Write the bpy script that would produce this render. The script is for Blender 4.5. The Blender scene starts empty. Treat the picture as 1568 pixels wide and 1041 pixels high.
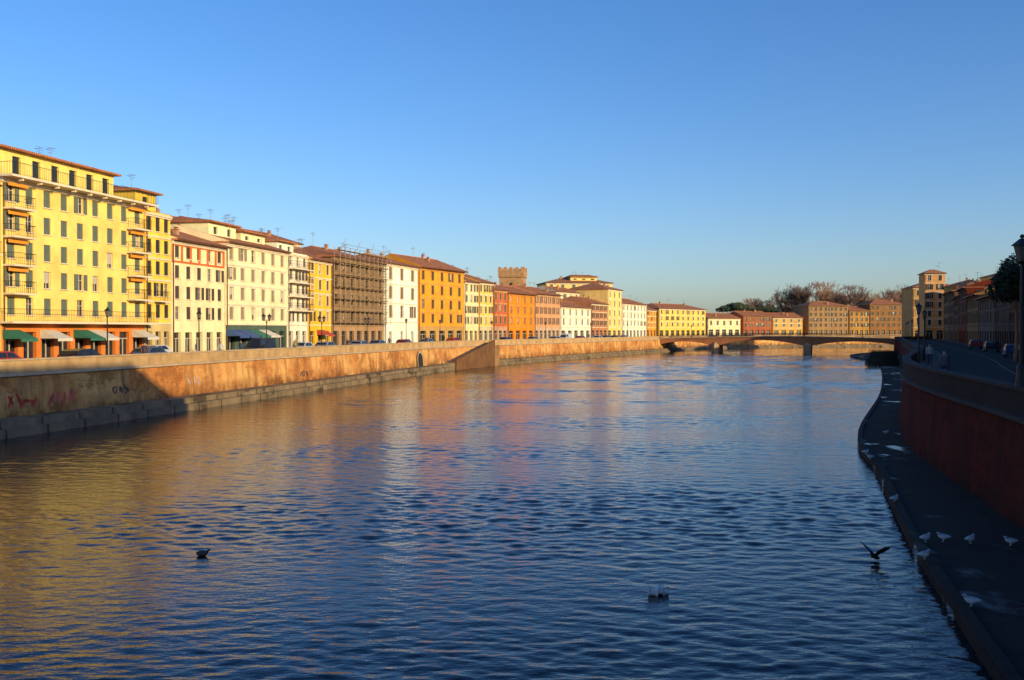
import bpy, bmesh, math, random
import numpy as np
from mathutils import Vector, Matrix
from mathutils.geometry import tessellate_polygon
random.seed(11)
SC = bpy.context.scene
COL = SC.collection
ST = 4.5            # street level
CAMZ = 7.5
WL = .5             # water level

# ------------------------------------------------------------------ materials
def nn(nt, t, **kw):
    n = nt.nodes.new(t)
    for k, v in kw.items():
        setattr(n, k, v)
    return n

def base_mat(name):
    m = bpy.data.materials.new(name)
    m.use_nodes = True
    nt = m.node_tree
    b = nt.nodes['Principled BSDF']
    return m, nt, b

def mixc(nt, fac, a, b, blend='MIX'):
    n = nn(nt, 'ShaderNodeMix', data_type='RGBA', blend_type=blend)
    for s, v in ((n.inputs[0], fac), (n.inputs[6], a), (n.inputs[7], b)):
        if hasattr(v, 'links') or isinstance(v, bpy.types.NodeSocket):
            nt.links.new(v, s)
        else:
            s.default_value = v if not isinstance(v, tuple) else (v[0], v[1], v[2], 1)
    return n.outputs[2]

def noise_node(nt, vec, scale, detail=4, rough=.55):
    n = nn(nt, 'ShaderNodeTexNoise')
    n.inputs['Scale'].default_value = scale
    n.inputs['Detail'].default_value = detail
    n.inputs['Roughness'].default_value = rough
    nt.links.new(vec, n.inputs['Vector'])
    return n.outputs['Fac']

def rng(nt, fac, a, b, c=0., d=1.):
    n = nn(nt, 'ShaderNodeMapRange')
    nt.links.new(fac, n.inputs[0])
    for i, v in enumerate((a, b, c, d)):
        n.inputs[i + 1].default_value = v
    return n.outputs[0]

def mapped(nt, vec, sc):
    n = nn(nt, 'ShaderNodeMapping')
    nt.links.new(vec, n.inputs['Vector'])
    n.inputs['Scale'].default_value = sc
    return n.outputs[0]

_cache = {}
def plaster(col, var=.16, rough=.88, stain=.35, scale=.5, bump=.25):
    key = ('pl', col, var, rough, stain, scale)
    if key in _cache: return _cache[key]
    m, nt, b = base_mat('plaster')
    pos = nn(nt, 'ShaderNodeNewGeometry').outputs['Position']
    a = noise_node(nt, pos, scale, 5, .6)
    dark = tuple(c * (1 - var * 1.3) for c in col)
    lite = tuple(min(.92, c * (1 + var * .5)) for c in col)
    c1 = mixc(nt, rng(nt, a, .3, .65), dark, lite)
    st = noise_node(nt, mapped(nt, pos, (1.6, 1.6, .16)), 1.0, 4, .6)
    c2 = mixc(nt, rng(nt, st, .52, .8, 0, stain), c1, tuple(c * .45 for c in col))
    nt.links.new(c2, b.inputs['Base Color'])
    b.inputs['Roughness'].default_value = rough
    b.inputs['Specular IOR Level'].default_value = .2
    bp = nn(nt, 'ShaderNodeBump')
    bp.inputs['Strength'].default_value = bump
    bp.inputs['Distance'].default_value = .05
    nt.links.new(noise_node(nt, pos, 6, 4), bp.inputs['Height'])
    nt.links.new(bp.outputs[0], b.inputs['Normal'])
    _cache[key] = m
    return m

def simple(name, col, rough=.6, metal=0, var=.1, scale=3, spec=.5):
    key = (name, col, rough)
    if key in _cache: return _cache[key]
    m, nt, b = base_mat(name)
    pos = nn(nt, 'ShaderNodeTexCoord').outputs['Object']
    a = noise_node(nt, pos, scale, 3)
    c = mixc(nt, rng(nt, a, .3, .7), tuple(x * (1 - var) for x in col), tuple(min(1, x * (1 + var)) for x in col))
    nt.links.new(c, b.inputs['Base Color'])
    b.inputs['Roughness'].default_value = rough
    b.inputs['Metallic'].default_value = metal
    b.inputs['Specular IOR Level'].default_value = spec
    _cache[key] = m
    return m

def roof_mat():
    m, nt, b = base_mat('terracotta_tiles')
    ob = nn(nt, 'ShaderNodeTexCoord').outputs['Object']
    pos = nn(nt, 'ShaderNodeNewGeometry').outputs['Position']
    a = noise_node(nt, pos, .9, 6, .7)
    c = mixc(nt, rng(nt, a, .3, .72), (.3, .09, .03), (.62, .23, .08))
    f = noise_node(nt, mapped(nt, ob, (4, 2.5, 2.5)), 1.2, 2)
    c = mixc(nt, rng(nt, f, .45, .7, 0, .35), c, (.5, .3, .18))
    w = nn(nt, 'ShaderNodeTexWave', wave_type='BANDS', bands_direction='X')
    w.inputs['Scale'].default_value = 1.2
    nt.links.new(ob, w.inputs['Vector'])
    c = mixc(nt, rng(nt, w.outputs['Fac'], 0, .5, .4, 0), c, (.06, .03, .02))
    nt.links.new(c, b.inputs['Base Color'])
    b.inputs['Roughness'].default_value = .9
    bp = nn(nt, 'ShaderNodeBump'); bp.inputs['Distance'].default_value = .08
    nt.links.new(w.outputs['Fac'], bp.inputs['Height'])
    nt.links.new(bp.outputs[0], b.inputs['Normal'])
    return m
ROOF = roof_mat()
GLASS = simple('window_glass', (.02, .024, .03), .12, 0, .4, .5)
DARK = simple('dark_interior', (.02, .017, .015), .9)
IRON = simple('wrought_iron', (.02, .021, .021), .5, .3)
STONE = plaster((.46, .35, .23), .2, .85, .4, .8)
STONE_SHADE = plaster((.04, .03, .025), .2, .85, .4, .8)  # darkened stone for the right bank, shade put into the colour
TRIMW = plaster((.72, .62, .46), .1, .85, .3)
GREYST = plaster((.3, .28, .25), .2, .85, .5, .8)

def brick_wall(name, c1, c2, stain, plast, pf, zf):
    """embankment masonry, UV in metres (u along the wall, v height)"""
    m, nt, b = base_mat(name)
    uv = nn(nt, 'ShaderNodeTexCoord').outputs['UV']
    pos = nn(nt, 'ShaderNodeNewGeometry').outputs['Position']
    br = nn(nt, 'ShaderNodeTexBrick')
    nt.links.new(uv, br.inputs['Vector'])
    br.inputs['Scale'].default_value = 1
    br.inputs['Brick Width'].default_value = .55
    br.inputs['Row Height'].default_value = .2
    br.inputs['Mortar Size'].default_value = .018
    br.inputs['Color1'].default_value = (*c1, 1)
    br.inputs['Color2'].default_value = (*c2, 1)
    br.inputs['Mortar'].default_value = (c1[0]*.7, c1[1]*.9, c1[2], 1)
    big = noise_node(nt, pos, .22, 6, .65)
    c = mixc(nt, rng(nt, big, .5 - pf, .58, 0, .85), br.outputs['Color'], plast)
    st = noise_node(nt, mapped(nt, pos, (.9, .9, .18)), 1, 5, .65)
    c = mixc(nt, rng(nt, st, .47, .7, 0, .8), c, stain)
    pt = noise_node(nt, mapped(nt, pos, (.35, .35, .5)), .7, 7, .75)
    c = mixc(nt, rng(nt, pt, .54, .59, 0, .65), c, tuple(x*.6 for x in c2))
    sep = nn(nt, 'ShaderNodeSeparateXYZ'); nt.links.new(pos, sep.inputs[0])
    foot = rng(nt, sep.outputs['Z'], zf, zf+1.2, .9, 0)
    n2 = noise_node(nt, pos, .8, 4)
    mu = nn(nt, 'ShaderNodeMath', operation='MULTIPLY')
    nt.links.new(foot, mu.inputs[0]); nt.links.new(rng(nt, n2, .3, .6), mu.inputs[1])
    c = mixc(nt, mu.outputs[0], c, tuple(x * .5 for x in stain))
    nt.links.new(c, b.inputs['Base Color'])
    b.inputs['Roughness'].default_value = .95
    b.inputs['Specular IOR Level'].default_value = .15
    bp = nn(nt, 'ShaderNodeBump'); bp.inputs['Distance'].default_value = .06
    nt.links.new(noise_node(nt, pos, 5, 5), bp.inputs['Height'])
    nt.links.new(bp.outputs[0], b.inputs['Normal'])
    return m

# ------------------------------------------------------------------ mesh helpers
class Parts:
    def __init__(s): s.d = {}
    def add(s, part, verts, faces):
        V, F = s.d.setdefault(part, ([], []))
        o = len(V); V.extend(verts); F.extend([tuple(i + o for i in f) for f in faces])
    def box(s, part, x0, x1, y0, y1, z0, z1):
        s.add(part, [(x0,y0,z0),(x1,y0,z0),(x1,y1,z0),(x0,y1,z0),(x0,y0,z1),(x1,y0,z1),(x1,y1,z1),(x0,y1,z1)],
              [(0,3,2,1),(4,5,6,7),(0,1,5,4),(1,2,6,5),(2,3,7,6),(3,0,4,7)])
    def quad(s, part, a, b, c, d): s.add(part, [a, b, c, d], [(0,1,2,3)])
    def cyl(s, part, p0, p1, r0, r1=None, n=8):
        if r1 is None: r1 = r0
        p0 = Vector(p0); p1 = Vector(p1); d = (p1 - p0).normalized()
        a = d.orthogonal().normalized(); b = d.cross(a)
        vs = []
        for p, r in ((p0, r0), (p1, r1)):
            for i in range(n):
                t = 2 * math.pi * i / n
                vs.append(tuple(p + (a * math.cos(t) + b * math.sin(t)) * r))
        fs = [(i, (i+1) % n, n + (i+1) % n, n + i) for i in range(n)]
        fs += [tuple(range(n))[::-1], tuple(range(n, 2*n))]
        s.add(part, vs, fs)
    def ball(s, part, c, r, sz=1., seg=10, rings=6):
        vs = [(c[0], c[1], c[2] - r*sz)]
        for j in range(1, rings):
            ph = -math.pi/2 + math.pi*j/rings
            for i in range(seg):
                t = 2*math.pi*i/seg
                vs.append((c[0]+r*math.cos(ph)*math.cos(t), c[1]+r*math.cos(ph)*math.sin(t), c[2]+r*sz*math.sin(ph)))
        vs.append((c[0], c[1], c[2] + r*sz)); top = len(vs)-1
        fs = [(0, 1+(i+1) % seg, 1+i) for i in range(seg)]
        for j in range(rings-2):
            for i in range(seg):
                a = 1+j*seg+i; b2 = 1+j*seg+(i+1) % seg
                fs.append((a, b2, b2+seg, a+seg))
        o = 1+(rings-2)*seg
        fs += [(o+i, o+(i+1) % seg, top) for i in range(seg)]
        s.add(part, vs, fs)

def mesh_obj(name, V, F, mat, parent=None, smooth=False):
    me = bpy.data.meshes.new(name)
    me.from_pydata([tuple(v) for v in V], [], F)
    if mat: me.materials.append(mat)
    if smooth:
        for p in me.polygons: p.use_smooth = True
    me.update()
    o = bpy.data.objects.new(name, me); COL.objects.link(o)
    if parent: o.parent = parent
    return o

def assemble(name, parts, mats, loc=(0,0,0), rotz=0., smooth=()):
    e = bpy.data.objects.new(name, None); COL.objects.link(e)
    e.location = loc; e.rotation_euler = (0, 0, rotz); e.empty_display_size = .5
    for p, (V, F) in parts.d.items():
        mesh_obj(p, V, F, mats.get(p, STONE), e, smooth=p in smooth)
    return e

def catmull(P, n=6):
    out = []
    for i in range(len(P)-1):
        p0 = P[max(i-1,0)]; p1 = P[i]; p2 = P[i+1]; p3 = P[min(i+2,len(P)-1)]
        for k in range(n):
            t = k/n
            out.append(tuple(.5*((2*p1[j]) + (-p0[j]+p2[j])*t + (2*p0[j]-5*p1[j]+4*p2[j]-p3[j])*t*t + (-p0[j]+3*p1[j]-3*p2[j]+p3[j])*t**3) for j in (0,1)))
    out.append(P[-1]); return out

def normals(P):
    N = []
    for i in range(len(P)):
        a = Vector(P[max(i-1,0)]); b = Vector(P[min(i+1,len(P)-1)])
        d = (b-a).normalized(); N.append(Vector((d.y, -d.x)))   # right of direction
    return N

def sweep(name, P, prof, sgn, mat, parent=None):
    N = normals(P); V = []; F = []; UV = []
    L = [0]
    for i in range(1, len(P)): L.append(L[-1] + (Vector(P[i])-Vector(P[i-1])).length)
    k = len(prof)
    pl = [0]
    for j in range(1, k): pl.append(pl[-1] + math.hypot(prof[j][0]-prof[j-1][0], prof[j][1]-prof[j-1][1]))
    for i, p in enumerate(P):
        for (o, z) in prof:
            q = Vector(p) + N[i]*o*sgn
            V.append((q.x, q.y, z))
    for i in range(len(P)-1):
        for j in range(k-1):
            F.append((i*k+j, (i+1)*k+j, (i+1)*k+j+1, i*k+j+1))
            UV += [(L[i], -pl[j]), (L[i+1], -pl[j]), (L[i+1], -pl[j+1]), (L[i], -pl[j+1])]
    o = mesh_obj(name, V, F, mat, parent)
    uvl = o.data.uv_layers.new(name='UVMap')
    for i, uv in enumerate(UV): uvl.data[i].uv = uv
    return o

# ------------------------------------------------------------------ banks
LW = [(-56,-60),(-44,18),(-34,65),(-24.6,111),(-15,157),(-6.8,187),(18,243),(43,300),(66,345),(85,370),(120,390),(170,402),(300,415)]
RW = [(-2,-60),(8,-5),(12.5,14),(17.3,33),(25.6,64),(47,114),(80,200),(104,262),(112,284),(140,312),(190,335),(320,350)]
LWs = catmull(LW); RWs = catmull(RW)

def at_y(P, y, off=0., sgn=1):
    N = normals(P)
    for i in range(len(P)-1):
        if P[i][1] <= y <= P[i+1][1]:
            t = (y-P[i][1])/(P[i+1][1]-P[i][1])
            p = Vector(P[i]).lerp(Vector(P[i+1]), t) + N[i]*off*sgn
            d = Vector(P[i+1]) - Vector(P[i])
            return p.x, p.y, math.atan2(d.y, d.x)
    return P[-1][0], P[-1][1], 0

def road_mat(name, c):
    m, nt, b = base_mat(name)
    pos = nn(nt, 'ShaderNodeNewGeometry').outputs['Position']
    a = noise_node(nt, pos, .6, 8, .7)
    col = mixc(nt, rng(nt, a, .3, .7), tuple(x*.75 for x in c), tuple(x*1.3 for x in c))
    nt.links.new(col, b.inputs['Base Color']); b.inputs['Roughness'].default_value = 1
    b.inputs['Specular IOR Level'].default_value = .1
    return m
ASPH = road_mat('asphalt', (.036, .035, .034))
PAVE = road_mat('stone_paving', (.1, .085, .07))
EARTH = road_mat('city_ground', (.12, .11, .09))

# ground: one mesh, land on both sides of the river
GV = []; GF = []
for poly in ([(x, y) for x, y in LWs] + [(4000, 900), (4000, 6000), (-4000, 6000), (-4000, -600), (-150, -600)],
             [(x, y) for x, y in RWs] + [(4000, 750), (4000, -600), (-60, -600)]):
    o = len(GV); pv = [Vector((x, y, 0)) for x, y in poly]
    GV += [(x, y, 4.4) for x, y in poly]
    for t in tessellate_polygon([pv]): GF.append(tuple(i+o for i in t))
mesh_obj('ground', GV, GF, EARTH)

WALL_L = brick_wall('river_wall_masonry', (.58, .23, .07), (.42, .16, .05), (.2, .095, .04), (.72, .42, .15), .1, 1.6)
WALL_R = brick_wall('river_wall_brick', (.11, .013, .006), (.07, .008, .004), (.022, .008, .005), (.09, .016, .008), .04, .8)  # brick darkened so the right bank's shade sits in the colour
PARA = plaster((.5, .33, .16), .25, .9, .55, .6)
PARA_SHADE = plaster((.028, .019, .014), .25, .9, .55, .6)  # right parapet tone with the shade painted in
for nm, P, sgn, wm, pa, cop in (('embankment_wall', LWs, 1, WALL_L, PARA, STONE), ('embankment_wall', RWs, -1, WALL_R, PARA_SHADE, STONE_SHADE)):
    e = bpy.data.objects.new(nm, None); COL.objects.link(e)
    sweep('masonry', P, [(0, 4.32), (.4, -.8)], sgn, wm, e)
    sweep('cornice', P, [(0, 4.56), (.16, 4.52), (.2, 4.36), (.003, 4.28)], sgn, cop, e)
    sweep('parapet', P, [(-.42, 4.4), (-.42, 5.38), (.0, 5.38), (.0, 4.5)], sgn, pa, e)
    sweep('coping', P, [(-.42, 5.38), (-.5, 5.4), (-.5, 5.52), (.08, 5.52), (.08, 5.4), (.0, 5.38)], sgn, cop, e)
    sweep('road', P, [(-3, 4.5), (-11.2, 4.5)], sgn, ASPH)
    sweep('pavement', P, [(-.42, 4.62), (-3, 4.62), (-3, 4.5)], sgn, PAVE)
    sweep('pavement', P, [(-11.2, 4.5), (-11.2, 4.62), (-17, 4.62)], sgn, PAVE)
    sweep('lane_marking', P, [(-7.05, 4.505), (-7.17, 4.505)], sgn, simple('road_paint', (.12, .12, .11), .8))

def quay_mat(c, wet):
    m, nt, b = base_mat('quay_concrete')
    pos = nn(nt, 'ShaderNodeNewGeometry').outputs['Position']
    a = noise_node(nt, pos, .5, 8, .7)
    col = mixc(nt, rng(nt, a, .3, .7), tuple(x*.5 for x in c), tuple(x*1.4 for x in c))
    w = noise_node(nt, mapped(nt, pos, (.5, .25, .5)), .9, 3)
    wm = rng(nt, w, .6, .66)
    col = mixc(nt, wm, col, tuple(x*.35 for x in c))
    wv = nn(nt, 'ShaderNodeTexWave', wave_type='BANDS', bands_direction='Y'); wv.inputs['Scale'].default_value = .08
    nt.links.new(pos, wv.inputs['Vector'])
    col = mixc(nt, rng(nt, wv.outputs['Fac'], 0, .012, .7, 0), col, (.01,.01,.01))
    nt.links.new(col, b.inputs['Base Color'])
    nt.links.new(rng(nt, w, .6, .66, .9, .9 - wet), b.inputs['Roughness'])
    b.inputs['Specular IOR Level'].default_value = .2
    bp = nn(nt, 'ShaderNodeBump'); bp.inputs['Distance'].default_value = .02; bp.inputs['Strength'].default_value = .5
    nt.links.new(noise_node(nt, pos, 4, 5), bp.inputs['Height'])
    nt.links.new(bp.outputs[0], b.inputs['Normal'])
    return m
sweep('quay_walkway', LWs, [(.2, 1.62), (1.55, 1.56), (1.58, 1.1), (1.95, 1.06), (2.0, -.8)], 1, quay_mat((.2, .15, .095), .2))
QE = catmull([(-9,-60),(3,-5),(7.3,10),(10,21),(13.4,33.5),(17.6,47),(22.8,64.5),(43,114),(74.5,200),(88,255),(106,287),(133,320),(188,345),(320,360)])
V = []; F = []
NQ = 60
def resample(P, n):
    L = [0]
    for i in range(1, len(P)): L.append(L[-1] + (Vector(P[i])-Vector(P[i-1])).length)
    out = []
    for k in range(n):
        s = L[-1]*k/(n-1); i = 0
        while i < len(P)-2 and L[i+1] < s: i += 1
        out.append(Vector(P[i]).lerp(Vector(P[i+1]), (s-L[i])/(L[i+1]-L[i])))
    return out
qa = resample(QE, NQ); qb = resample(RWs, NQ)
for a, b in zip(qa, qb):
    V += [(a.x-.05, a.y, -.8), (a.x, a.y, .82), (b.x, b.y, .9)]
for i in range(NQ-1):
    for j in (0, 1): F.append((i*3+j, i*3+3+j, i*3+4+j, i*3+1+j))
mesh_obj('quay_walkway', V, F, quay_mat((.026, .018, .014), .7))  # right quay concrete darkened, its shade carried by the colour
sweep('quay_kerb', QE, [(0.02, .2), (.02, .9), (.3, .9), (.3, .8)], 1, quay_mat((.032, .024, .02), .3))  # kerb concrete darkened likewise, shade in its colour

# ------------------------------------------------------------------ water (real displaced waves, finer towards the town bridge)
def water_mat():
    m, nt, b = base_mat('river_water')
    pos = nn(nt, 'ShaderNodeNewGeometry').outputs['Position']
    b.inputs['Base Color'].default_value = (.004, .011, .017, 1)
    b.inputs['Roughness'].default_value = .03
    b.inputs['IOR'].default_value = 1.34
    n1 = noise_node(nt, mapped(nt, pos, (.7, 1.5, 1)), 3.2, 3, .55)
    bp = nn(nt, 'ShaderNodeBump'); bp.inputs['Strength'].default_value = 1; bp.inputs['Distance'].default_value = .024
    nt.links.new(n1, bp.inputs['Height']); nt.links.new(bp.outputs[0], b.inputs['Normal'])
    return m
NR, NC = 1400, 900
ys = 9*np.exp(np.linspace(0, math.log(440/9), NR)); ts = np.linspace(-.72, .72, NC)
YY = np.repeat(ys[:, None], NC, 1); XX = YY*ts[None, :]
ZZ = np.zeros_like(XX)
rs = np.random.RandomState(4)
amp = np.ones_like(XX)*.85
for i in range(12):
    kx = rs.uniform(-.1, .1); ky = rs.uniform(-.35, .35); amp += .15*np.sin(kx*XX+ky*YY+rs.uniform(0, 6.28)+.6*np.sin(.05*XX+.03*YY*i))
amp = np.clip(amp, .2, 1.6)
cell = YY*math.log(440/9)/NR
for i in range(80):
    lam = .3*(2.1/.3)**(rs.rand()**1.25)
    th = rs.normal(math.radians(84), math.radians(34)); k = 2*math.pi/lam
    kx, ky = k*math.cos(th), k*math.sin(th)
    slope = .0125 if lam < 1.1 else .0065
    fade = np.clip((lam/np.maximum(cell, 1e-3)-2.5)/2.5, 0, 1)
    ph = kx*XX+ky*YY+rs.uniform(0, 6.28) + .9*np.sin(.5*XX/lam*.15+.4*YY/lam*.2+i)
    ZZ += amp*fade*slope/k*(np.sin(ph) + .22*np.cos(2*ph))
for i in range(26):
    lam = 1.8*(5/1.8)**rs.rand(); th = rs.normal(math.radians(84), math.radians(28)); k = 2*math.pi/lam
    far = np.clip((YY-60)/100, 0, 1)
    ph = k*math.cos(th)*XX+k*math.sin(th)*YY+rs.uniform(0, 6.28)
    fade = np.clip((lam/np.maximum(cell, 1e-3)-2.5)/2.5, 0, 1)
    ZZ += amp*far*fade*.017/k*np.sin(ph)
co = np.stack([XX, YY, ZZ+WL], -1).reshape(-1, 3)
idx = np.arange(NR*NC).reshape(NR, NC)
fq = np.stack([idx[:-1, :-1], idx[:-1, 1:], idx[1:, 1:], idx[1:, :-1]], -1).reshape(-1, 4)
base = len(co)
extra_v = np.array([(-4000,-600,WL-.25),(4000,-600,WL-.25),(4000,2500,WL-.25),(-4000,2500,WL-.25)], float)
co = np.vstack([co, extra_v]); fq = np.vstack([fq, np.array([[base, base+1, base+2, base+3]])])
me = bpy.data.meshes.new('river_water')
me.vertices.add(len(co)); me.vertices.foreach_set('co', co.ravel().astype(np.float32))
me.loops.add(len(fq)*4); me.loops.foreach_set('vertex_index', fq.ravel().astype(np.int32))
me.polygons.add(len(fq)); me.polygons.foreach_set('loop_start', np.arange(0, len(fq)*4, 4, dtype=np.int32))
try: me.polygons.foreach_set('loop_total', np.full(len(fq), 4, dtype=np.int32))
except Exception: pass
me.update(calc_edges=True)
me.shade_smooth()
me.materials.append(water_mat())
COL.objects.link(bpy.data.objects.new('river_water', me))

# ------------------------------------------------------------------ buildings
def wall_band(P, part, L, z0, z1, holes, y=0., glass='windows', depth=.22):
    """front wall strip with real openings (holes: x0,x1,za,zb - all same za,zb)"""
    if not holes:
        P.quad(part, (0,y,z0), (L,y,z0), (L,y,z1), (0,y,z1)); return
    za, zb = holes[0][2], holes[0][3]
    if za > z0 + 1e-4: P.quad(part, (0,y,z0), (L,y,z0), (L,y,za), (0,y,za))
    if zb < z1 - 1e-4: P.quad(part, (0,y,zb), (L,y,zb), (L,y,z1), (0,y,z1))
    x = 0
    for h in holes:
        P.quad(part, (x,y,za), (h[0],y,za), (h[0],y,zb), (x,y,zb))
        x = h[1]; a, b = h[0], h[1]; d = y+depth
        P.add(part, [(a,y,za),(b,y,za),(b,y,zb),(a,y,zb),(a,d,za),(b,d,za),(b,d,zb),(a,d,zb)], [(0,4,5,1),(1,5,6,2),(2,6,7,3),(3,7,4,0)])
        P.quad(glass, (a,d,za), (b,d,za), (b,d,zb), (a,d,zb))
    P.quad(part, (x,y,za), (L,y,za), (L,y,zb), (x,y,zb))

def shift(P0, dx, dy, dz, P):
    for k, (V, F) in P0.d.items():
        P.add(k, [(x+dx, y+dy, z+dz) for x, y, z in V], F)

def railing(P, x0, x1, y0, z, h=1.0, part='balcony_railings', ends=0.):
    P.box(part, x0, x1, y0, y0+.04, z+h, z+h+.04)
    P.box(part, x0, x1, y0+.01, y0+.03, z+.08, z+.1)
    n = max(2, int((x1-x0)/.24))
    for i in range(n+1):
        x = x0 + (x1-x0)*i/n
        P.box(part, x-.009, x+.009, y0+.012, y0+.03, z, z+h)
    if ends:
        for x in (x0, x1-.04):
            P.box(part, x, x+.04, y0+.05, y0+ends, z+h, z+h+.04)
            k = max(2, int(ends/.24))
            for i in range(1, k): P.box(part, x+.01, x+.028, y0+ends*i/k-.009, y0+ends*i/k+.009, z, z+h)

def hiproof(P, x0, x1, y0, y1, z, pitch, ins, part='roof', gablepart='walls'):
    yr = (y0+y1)/2; zr = z + (y1-y0)/2*pitch; t = .2
    V = [(x0,y0,z),(x1,y0,z),(x1,y1,z),(x0,y1,z),(x0,y0,z-t),(x1,y0,z-t),(x1,y1,z-t),(x0,y1,z-t),(x0+ins,yr,zr),(x1-ins,yr,zr)]
    F = [(0,1,9,8),(2,3,8,9),(4,7,6,5),(0,4,5,1),(1,5,6,2),(2,6,7,3),(3,7,4,0)]
    P.add(part, V, F)
    P.add(part if ins > .5 else gablepart, V, [(1,2,9),(3,0,8)])
    P.box(part, x0+ins, x1-ins, yr-.12, yr+.12, zr-.05, zr+.08)
    return yr, zr

def antenna(P, x, y, z, h=2.2):
    P.cyl('antennas', (x,y,z), (x,y,z+h), .035, .025, 5)
    for k, w in ((h-.1, .5), (h-.35, .65), (h-.6, .4)):
        P.cyl('antennas', (x-w, y, z+k), (x+w, y, z+k), .02, .02, 4)
    P.cyl('antennas', (x, y-.6, z+h-.2), (x, y+.6, z+h-.2), .02, .02, 4)

def building(name, p0, p1, H, col, rows, cols, GH=3.7, D=13., ww=1.05, wh=1.75, shut='closed', shutcol=(.09,.1,.07),
             roof='gable', pitch=.3, ov=.6, gcol=None, trim=True, course=True, attic=None, seed=0, gshop=True,
             awn=None, balc=(), top_short=False, framecol=(.5,.45,.38), trimcol=None, chim=2, ant=2, extra=None, sidewin=False, shopw=.62, stain=.35):
    R = random.Random(seed + int(H*10) + rows*7 + cols)
    P = Parts()
    dx, dy = p1[0]-p0[0], p1[1]-p0[1]
    L = math.hypot(dx, dy); rot = math.atan2(dy, dx)
    cw = L/cols
    gpart = 'ground_floor_wall' if gcol else 'walls'
    if gshop:
        sw = cw*shopw
        holes = [(cw*(i+.5)-sw/2, cw*(i+.5)+sw/2, .15, GH-.9) for i in range(cols)]
    else:
        holes = [(cw*(i+.5)-.6, cw*(i+.5)+.6, .15, min(2.7, GH-.6)) for i in range(cols)]
    wall_band(P, gpart, L, -.1, GH, holes, glass='shop_windows', depth=.35)
    for h in holes:
        P.box('frames', h[0], h[1], .2, .26, h[3]-.75, h[3]-.66)
        m = (h[0]+h[1])/2
        P.box('frames', m-.05, m+.05, .19, .27, .15, h[3]-.76)
    fh = (H-GH-.35)/rows
    for r in range(rows):
        z0 = GH+r*fh; z1 = GH+(r+1)*fh if r < rows-1 else H
        whh = min(wh, fh*.62)
        if top_short and r == rows-1: whh *= .6
        za = z0 + fh*.26; zb = za + whh
        hs = [(cw*(i+.5)-ww/2, cw*(i+.5)+ww/2, za, zb) for i in range(cols)]
        wall_band(P, 'walls', L, z0, z1, hs)
        for h in hs:
            a, b = h[0], h[1]
            s = shut
            if s == 'mix': s = R.choice(['closed', 'open', 'none', 'open'])
            if s == 'closed':
                f = R.random()
                if f < .72:
                    P.box('shutters', a+.02, (a+b)/2-.015, .07, .12, za+.02, zb-.02)
                    P.box('shutters', (a+b)/2+.015, b-.02, .07, .12, za+.02, zb-.02)
                    k = int((zb-za)/.22)
                    for q in range(k): P.box('shutters', a+.08, b-.08, .045, .068, za+.1+q*.22, za+.16+q*.22)
                else: s = 'none' if R.random() < .6 else 'open'
            if s == 'open':
                w2 = ww/2
                P.box('shutters', a-w2-.02, a-.02, -.1, -.045, za, zb)
                P.box('shutters', b+.02, b+w2+.02, -.1, -.045, za, zb)
            if s in ('open', 'none'):
                m = (a+b)/2
                P.box('frames', m-.035, m+.035, .15, .21, za, zb)
                P.box('frames', a, a+.07, .15, .212, za, zb); P.box('frames', b-.07, b, .15, .212, za, zb)
                P.box('frames', a+.07, b-.07, .152, .208, za+(zb-za)*.62, za+(zb-za)*.62+.05)
                if R.random() < .4: P.box('curtains', a+.08, b-.08, .213, .217, za+(zb-za)*R.uniform(0,.5), zb)
            P.box('sills', a-.1, b+.1, -.14, .02, za-.1, za-.004)
            if trim and s != 'open':
                P.box('trim', a-.16, a-.003, -.05, .01, za, zb)
                P.box('trim', b+.003, b+.16, -.05, .01, za, zb)
                P.box('trim', a-.2, b+.2, -.09, .01, zb+.003, zb+.18)
        if course: P.box('trim', -.01, L+.01, -.1, .012, z0-.1, z0+.08)
        if r in balc or (r, 'all') in balc:
            bz = z0+.1
            if (r, 'all') in balc:
                P.box('balcony_slabs', .1, L-.1, -1.1, .01, bz-.16, bz); railing(P, .1, L-.1, -1.1, bz, ends=1.1)
            else:
                for i in range(cols):
                    if (i+r) % 2 == 0 or cols < 3:
                        c = cw*(i+.5); P.box('balcony_slabs', c-.95, c+.95, -.9, .01, bz-.14, bz); railing(P, c-.95, c+.95, -.9, bz, ends=.9)
    P.cyl('downpipes', (.25, -.12, .2), (.25, -.12, H-.65), .06, .06, 6)
    P.quad('walls', (0,D,-.1), (0,0,-.1), (0,0,H), (0,D,H))
    P.quad('walls', (L,0,-.1), (L,D,-.1), (L,D,H), (L,0,H))
    P.quad('walls', (L,D,-.1), (0,D,-.1), (0,D,H), (L,D,H))
    if sidewin:
        for r in range(rows):
            za = GH+r*fh+fh*.26
            for i in range(3):
                yy = D*(i+.5)/3
                for xs, xe in ((-.06, .012), (L-.012, L+.06)):
                    P.box('shutters', xs, xe, yy-.5, yy+.5, za, za+min(wh, fh*.6))
    P.box('cornice', -.02, L+.02, -.28, .02, H-.42, H-.2)
    P.box('cornice', -.02, L+.02, -.16, .018, H-.6, H-.42)
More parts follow.
